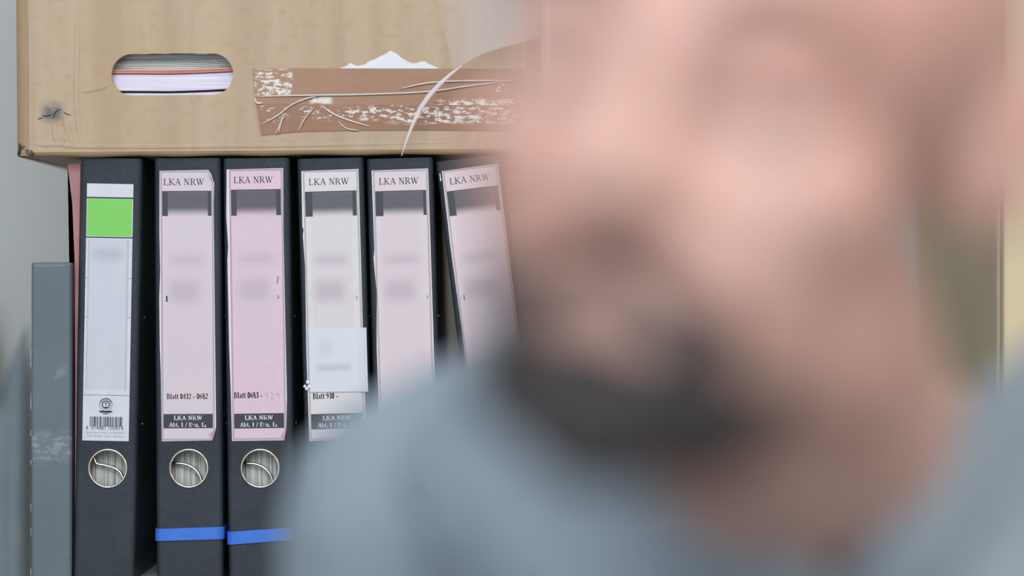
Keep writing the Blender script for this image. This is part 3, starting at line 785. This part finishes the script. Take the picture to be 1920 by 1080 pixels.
# ------------------------------------------------------------------ organic shapes
def fuse(name, prims, voxel, mat, parent=None, smooth=8, factor=.6, to_world=None, cutter=None):
    bm = bmesh.new()
    def sph(c, r, rot=None, sub=3):
        rr = bmesh.ops.create_icosphere(bm, subdivisions=sub, radius=1)
        for v in rr['verts']:
            p = Vector((v.co.x*r[0], v.co.y*r[1], v.co.z*r[2]))
            if rot: p = rot @ p
            v.co = p+Vector(c)
    for p in prims:
        if p[0] == 'e': sph(p[1], p[2], p[3] if len(p) > 3 else None)
        else:
            a, ra, b, rb = Vector(p[1]), p[2], Vector(p[3]), p[4]
            L = (b-a).length; n = max(2, int(L/(min(ra, rb)*.22)))
            for k in range(n+1):
                t = k/n; r_ = ra+(rb-ra)*t; sph(a.lerp(b, t), (r_, r_, r_), None, 2)
    me = bpy.data.meshes.new('tmp'); bm.to_mesh(me); bm.free()
    t = bpy.data.objects.new('tmp', me); COL.objects.link(t)
    m = t.modifiers.new('r', 'REMESH'); m.mode = 'VOXEL'; m.voxel_size = voxel; m.use_smooth_shade = True
    s = t.modifiers.new('s', 'SMOOTH'); s.iterations = smooth; s.factor = factor
    out = bpy.data.meshes.new_from_object(t.evaluated_get(bpy.context.evaluated_depsgraph_get()))
    bpy.data.objects.remove(t); bpy.data.meshes.remove(me)
    out.name = name; out.materials.clear()
    if to_world: out.transform(to_world)
    for p in out.polygons: p.use_smooth = True
    return new_obj(name, out, mat, parent)

# coat hanging on the wall at the left edge
m_coat = noisy('grey_blue_coat_cloth', (132, 144, 150), (146, 157, 162), scale=14, rough=.85)
ct = empty('coat', (P(20, 0, .42).x, .42, P(0, 560, .42).z)); tag(ct, 'blurred grey-blue coat hanging on the wall at the left edge', 'coat')
bm = bmesh.new(); NX, NZ = 40, 24
g = [[None]*(NZ+1) for _ in range(NX+1)]
for i in range(NX+1):
    x = .018-.22*i/NX
    top = -.085*max(0, min(1, (.02-x)/.035)) + .10*max(0, (-.03-x)/.17) if x > -.03 else -.085+.10*(-.03-x)/.17
    top -= .02
    for j in range(NZ+1):
        z = top+(-.75-top)*j/NZ
        g[i][j] = bm.verts.new((x-.012*math.sin(j*.3)*0, -.012-.009*math.sin(i*.95)*min(1, .3+j/8)-.006*math.sin(i*.4+1), z))
for i in range(NX):
    for j in range(NZ): bm.faces.new((g[i][j], g[i+1][j], g[i+1][j+1], g[i][j+1]))
rr = bmesh.ops.extrude_face_region(bm, geom=bm.faces[:])
bmesh.ops.translate(bm, vec=(0, .004, 0), verts=[q_ for q_ in rr['geom'] if isinstance(q_, bmesh.types.BMVert)])
obj('cloth', bm, m_coat, ct, smooth=True)
bm = bmesh.new(); tube(bm, spline([(-.05, -.022, .02), (-.03, -.026, -.02), (-.022, -.028, -.06), (-.028, -.026, -.10)], 5), .014, 10, .4)
obj('collar', bm, noisy('dark_brown_collar', (98, 92, 90), (110, 103, 100)), ct, smooth=True)
bm = bmesh.new(); tube(bm, [(-.05, .02, .02), (-.05, -.01, .02), (-.05, -.02, .03)], .004, 8); obj('hook', bm, m_steel, ct)

# ------------------------------------------------------------------ the man in front
HD = -D+.83                              # y of the head centre
def Qp(px, py, d): return P(px, py, -D+d)
M = Mat('skin', .5)
q = M.noise(9, detail=2)
col = M.mix(M.step(q, .35, .65), lin((208, 168, 155)), lin((198, 150, 137)))
M.set('Base Color', col); M.set('Subsurface Weight', .12); M.set('Subsurface Radius', (.012, .005, .003)); M.set('Subsurface Scale', 1.0)
M.bump(M.noise(500), .1, .0004); m_skin = M.m
man = empty('person', (Qp(1500, 540, .95).x, -D+1.02, 0))
tag(man, 'blurred bald bearded man in a grey-blue jacket, head tilted, filling the right half', 'person')
MI = Matrix.Translation(-man.location)
# head frame
C = Qp(1400, 218, .735)
U = Vector((.20, -.10, .97)).normalized()
F = Vector((-.42, -.85, -.30)); F = (F-U*F.dot(U)).normalized()
Rr = F.cross(U).normalized()              # his right-hand side points to -Rr ...
HM = Matrix((Rr, -F, U)).transposed().to_4x4(); HM.translation = C
def H(x, y, z): return HM @ Vector((x, y, z))
HR = HM.to_3x3()
def he(c, r, rot=None):
    rr = HR @ rot if rot else HR
    return ('e', H(*c), r, rr)
def hc_(a, ra, b, rb): return ('c', H(*a), ra, H(*b), rb)
body = [he((0, .012, .038), (.076, .096, .080)), he((0, -.030, .030), (.068, .062, .066)), he((0, -.03, -.035), (.060, .062, .07)),
        he((0, -.045, -.075), (.043, .045, .036)), he((0, -.078, -.093), (.021, .018, .017)),
        he((.036, -.054, -.018), (.026, .026, .026)), he((-.036, -.054, -.018), (.026, .026, .026)),
        he((.046, -.01, -.062), (.016, .035, .026)), he((-.048, -.01, -.062), (.017, .035, .026)),
        hc_((.036, -.078, .028), .010, (.008, -.088, .026), .009), hc_((-.036, -.078, .028), .010, (-.008, -.088, .026), .009),
        hc_((0, -.088, .022), .009, (0, -.109, -.022), .0115), he((.011, -.098, -.027), (.008, .010, .007)), he((-.011, -.098, -.027), (.008, .010, .007)),
        he((0, -.082, -.052), (.026, .014, .016)), hc_((-.022, -.088, -.055), .004, (.022, -.088, -.055), .004), hc_((-.018, -.088, -.064), .0055, (.018, -.088, -.064), .0055),
        he((0, -.093, -.050), (.012, .007, .006))]
for s in (-1, 1):   # ears
    body += [he((s*.080, .020, .004), (.0065, .016, .026), Matrix.Rotation(s*-.3, 3, 'Z')), he((s*.084, .026, .016), (.006, .012, .016), Matrix.Rotation(s*-.3, 3, 'Z')), he((s*.076, .012, -.014), (.007, .009, .009)), he((s*.070, .012, .0), (.012, .012, .02))]
neckT = H(0, .045, -.06); nb = Qp(1570, 1010, 1.0)
body += [('c', neckT, .058, nb, .066), ('c', H(0, .010, -.080), .040, nb+Vector((0, -.02, 0)), .045)]
chest = Qp(1545, 1260, 1.03)
body += [('e', chest, (.13, .085, .14)), ('e', chest+Vector((0, .01, -.22)), (.15, .10, .20)),
         ('e', Vector((chest.x, chest.y+.02, .62)), (.165, .12, .16))]
shL = Vector((chest.x-.172, chest.y+.02, 1.045)); shR = Vector((chest.x+.185, chest.y+.02, 1.045))
elL, elR = shL+Vector((-.05, .03, -.27)), shR+Vector((.05, .03, -.27))
haL, haR = Vector((chest.x-.13, chest.y-.24, .66)), Vector((chest.x+.13, chest.y-.24, .66))
knL, knR = Vector((chest.x-.13, chest.y-.42, .53)), Vector((chest.x+.13, chest.y-.42, .53))
ftL, ftR = Vector((chest.x-.13, chest.y-.40, .05)), Vector((chest.x+.13, chest.y-.40, .05))
for sh, el, ha in ((shL, elL, haL), (shR, elR, haR)):
    body += [('c', nb, .05, sh, .052), ('c', sh, .05, el, .038), ('c', el, .038, ha, .026)]
    body += [('e', ha+Vector((0, -.045, -.004)), (.040, .048, .015))]
    s = 1 if ha.x < chest.x else -1
    for k, L in enumerate((.062, .072, .076, .066)):
        f0 = ha+Vector((s*(-.030+.020*k), -.085, -.004)); f1 = f0+Vector((0, -L*.5, .004)); f2 = f0+Vector((0, -L, -.012))
        body += [('c', f0, .0088, f1, .0082), ('c', f1, .0082, f2, .007)]
    t0 = ha+Vector((s*.034, -.03, 0)); t1 = t0+Vector((s*.024, -.034, .0)); body += [('c', t0, .012, t1, .0098), ('c', t1, .0098, t1+Vector((s*.006, -.028, -.006)), .008)]
for kn, ft, s in ((knL, ftL, -1), (knR, ftR, 1)):
    hp = Vector((chest.x+s*.09, chest.y+.02, .55))
    body += [('c', hp, .078, kn, .056), ('c', kn, .054, ft, .036), ('c', ft, .034, ft+Vector((0, -.13, -.022)), .026)]
b_o = fuse('body', body, .0042, m_skin, man, smooth=5, to_world=MI)

# beard: dense short dark hair, a shell around jaw, chin and upper lip
M = Mat('dark_beard', .8); M.set('Base Color', M.mix(M.noise(300, detail=3), lin((44, 40, 42)), lin((70, 62, 62)))); M.bump(M.noise(900), .8, .002); m_beard = M.m
bd_ = [he((0, -.056, -.078), (.039, .040, .031)), he((0, -.080, -.092), (.024, .021, .018))]
for s in (-1, 1):
    bd_ += [hc_((s*.036, -.054, -.078), .012, (s*.028, -.068, -.087), .016), he((s*.020, -.078, -.080), (.018, .016, .014)),
            hc_((s*.028, -.086, -.058), .009, (s*.024, -.084, -.082), .013), hc_((s*.027, -.088, -.060), .0065, (s*.008, -.0975, -.046), .005), hc_((s*.008, -.0975, -.046), .005, (0, -.098, -.046), .0045)]
fuse('beard', bd_, .003, m_beard, man, smooth=3, to_world=MI)
m_brow = noisy('brown_eyebrow', (150, 116, 98), (168, 130, 110), scale=400, rough=.9)
m_eye = noisy('eye_white', (220, 216, 212), (226, 222, 218), rough=.2)
m_iris = noisy('dark_iris', (58, 46, 40), (70, 56, 48), rough=.2)
for s in (-1, 1):
    bm = bmesh.new(); tube(bm, spline([MI @ H(s*.014, -.0975, .032), MI @ H(s*.028, -.093, .038), MI @ H(s*.048, -.078, .032)], 6), .0028, 8); obj('eyebrow', bm, m_brow, man, smooth=True)
    bm = bmesh.new(); bmesh.ops.create_uvsphere(bm, u_segments=20, v_segments=12, radius=.0118); bmesh.ops.translate(bm, vec=MI @ H(s*.031, -.0745, .008), verts=bm.verts)
    e = obj('eye', bm, m_eye, man, smooth=True)
    bm = bmesh.new(); bmesh.ops.create_uvsphere(bm, u_segments=14, v_segments=8, radius=.0055); bmesh.ops.translate(bm, vec=MI @ H(s*.031, -.0812, .005), verts=bm.verts)
    obj('iris', bm, m_iris, e, smooth=True)
    bm = bmesh.new(); bmesh.ops.create_uvsphere(bm, u_segments=20, v_segments=12, radius=.0132)
    bmesh.ops.bisect_plane(bm, geom=bm.verts[:]+bm.edges[:]+bm.faces[:], plane_co=(0, 0, 0), plane_no=HM.to_3x3() @ Vector((0, .45, -1)), clear_outer=True)
    bmesh.ops.translate(bm, vec=MI @ H(s*.031, -.0745, .008), verts=bm.verts); obj('eyelid', bm, m_skin, man, smooth=True)

# jacket
M = Mat('grey_blue_jacket_cloth', .8)
M.set('Base Color', M.mix(M.step(M.noise(12), .3, .7), lin((128, 141, 152)), lin((140, 153, 164))))
M.bump(M.math('ADD', M.noise(26, detail=2), M.math('MULTIPLY', M.noise(900), .05)), .5, .012); m_jack = M.m
def q3(px, py, d): return Qp(px, py, d)
jk = []
pathL = [q3(930, 700, .96), q3(1085, 765, .91), q3(1225, 875, .86), q3(1340, 965, .84), q3(1430, 1070, .83), q3(1520, 1200, .84)]
pathR = [q3(1980, 690, .96), q3(1870, 800, .90), q3(1775, 920, .86), q3(1700, 1050, .84), q3(1610, 1200, .84)]

# torso
jk += [('e', chest+Vector((-.07, .01, -.03)), (.115, .095, .15)), ('e', chest+Vector((.08, .01, -.03)), (.115, .095, .15)),
       ('e', chest+Vector((0, .03, -.20)), (.178, .118, .22)), ('e', chest+Vector((0, .035, -.38)), (.185, .13, .16))]
# shoulders: trapezius slope to the shoulder points
tL = q3(1120, 820, 1.01); mL = q3(930, 845, 1.02); sL = q3(790, 990, 1.03)
jk += [('c', tL, .034, mL, .048), ('c', mL, .048, sL, .064), ('c', sL, .064, shL, .064)]
tR = q3(1880, 900, 1.01); mR = q3(2080, 920, 1.02)
jk += [('c', tR, .034, mR, .046), ('c', mR, .046, shR+Vector((0, 0, .02)), .062)]
for sh, el, ha in ((shL, elL, haL), (shR, elR, haR)):
    jk += [('c', sh, .062, el, .054), ('c', el, .054, ha+Vector((0, .02, 0)), .036)]
jk += [('c', mL, .045, chest+Vector((-.08, 0, .06)), .06), ('c', mR, .045, chest+Vector((.08, 0, .05)), .06)]
for path, m_ in ((pathL, mL), (pathR, mR)):      # cloth between collar and shoulders
    for p_ in path[1:]:
        q_ = p_+Vector((-.035 if path is pathL else .035, .045, -.045)); jk.append(('c', q_, .028, m_, .04))
        jk.append(('c', q_, .028, chest+Vector((-.06 if path is pathL else .06, -.02, -.06)), .06))
j_o = fuse('jacket', jk, .0055, m_jack, man, smooth=8, to_world=MI)
# collar: a thick folded band on each side of the open neck
cl = []
def ribbon(path, width, thick):
    pts = spline(path, 5); out = []
    for a, b in zip(pts[:-1], pts[1:]):
        n = max(1, int((b-a).length/.004))
        for k in range(n):
            c = a.lerp(b, k/n); t = (b-a).normalized(); side = t.cross(Vector((0, 1, 0))).normalized()
            rot = Matrix((t, side, t.cross(side))).transposed()
            out.append(('e', c, (.010, width, thick), rot))
    return out
fuse('collar', ribbon(pathL, .020, .009)+ribbon([p+Vector((-.03, .012, -.032)) for p in pathL], .026, .009), .0045, m_jack, j_o, smooth=5, to_world=MI)
fuse('collar', ribbon(pathR, .018, .009)+ribbon([p+Vector((.028, .012, -.03)) for p in pathR], .026, .009), .0045, m_jack, j_o, smooth=5, to_world=MI)
# trousers and shoes (below the frame)
tr = []
for kn, ft, s in ((knL, ftL, -1), (knR, ftR, 1)):
    hp = Vector((chest.x+s*.09, chest.y+.02, .56)); tr += [('c', hp, .088, kn, .066), ('c', kn, .066, ft+Vector((0, 0, .06)), .052)]
tr += [('e', Vector((chest.x, chest.y+.03, .58)), (.18, .13, .11))]
fuse('trousers', tr, .007, noisy('dark_trousers', (48, 52, 60), (56, 60, 68), rough=.85), man, to_world=MI)
for ft in (ftL, ftR):
    fuse('shoe', [('c', ft+Vector((0, .02, -.008)), .042, ft+Vector((0, -.15, -.014)), .034)], .005, noisy('black_shoe', (30, 30, 32), (38, 38, 40), rough=.4), man, to_world=MI)
st = empty('stool', (chest.x, chest.y+.03, 0)); tag(st, 'round black padded stool under the seated man', 'stool')
bm = bmesh.new(); bmesh.ops.create_cone(bm, cap_ends=True, segments=40, radius1=.19, radius2=.18, depth=.06); bmesh.ops.translate(bm, vec=(0, 0, .432), verts=bm.verts); obj('seat', bm, m_inner, st)
for k in range(4):
    a = PI/4+k*PI/2; bm = bmesh.new(); tube(bm, [(.13*math.cos(a), .13*math.sin(a), .405), (.19*math.cos(a), .19*math.sin(a), 0)], .012, 10); obj('leg', bm, m_steel, st)

# ------------------------------------------------------------------ pale glass reflection over the carton, imitated by an added translucent sheet
M = Mat('reflection_haze', .18)
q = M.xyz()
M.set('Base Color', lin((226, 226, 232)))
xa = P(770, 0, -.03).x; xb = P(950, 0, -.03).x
M.set('Alpha', M.math('MULTIPLY', M.step(q[0], xa, xb, .0, .34), 1.0)); m_reflection = M.m  # opacity ramp draws the reflected haze fading out to the left
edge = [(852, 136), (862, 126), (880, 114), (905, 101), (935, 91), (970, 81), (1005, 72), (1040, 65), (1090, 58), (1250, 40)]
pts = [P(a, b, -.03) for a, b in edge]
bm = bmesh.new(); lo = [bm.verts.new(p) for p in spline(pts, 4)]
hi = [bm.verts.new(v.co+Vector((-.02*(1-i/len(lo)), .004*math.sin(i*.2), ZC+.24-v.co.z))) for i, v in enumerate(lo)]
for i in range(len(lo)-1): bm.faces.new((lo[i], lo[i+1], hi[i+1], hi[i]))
pfm = empty('reflection_sheet', (0, 0, 0)); tag(pfm, 'translucent sheet standing in for a pale curved glass reflection over the carton', 'plastic film')  # no real plastic film, added sheet imitates the reflection
obj('sheet', bm, m_reflection, pfm, smooth=True)
M = Mat('reflection_edge', .3); M.set('Base Color', lin((232, 226, 232))); M.set('Alpha', .62); m_fe = M.m
ep = [(753, 292), (759, 272), (767, 250), (776, 228), (788, 203), (804, 180), (824, 158), (846, 138), (866, 123)]  # bright curved streak of the reflection, added as a thin tube
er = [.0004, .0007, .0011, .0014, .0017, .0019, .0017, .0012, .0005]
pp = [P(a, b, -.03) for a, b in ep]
bm = bmesh.new(); tube(bm, pp, er, 8, .3); obj('reflection_streak', bm, m_fe, pfm, smooth=True)
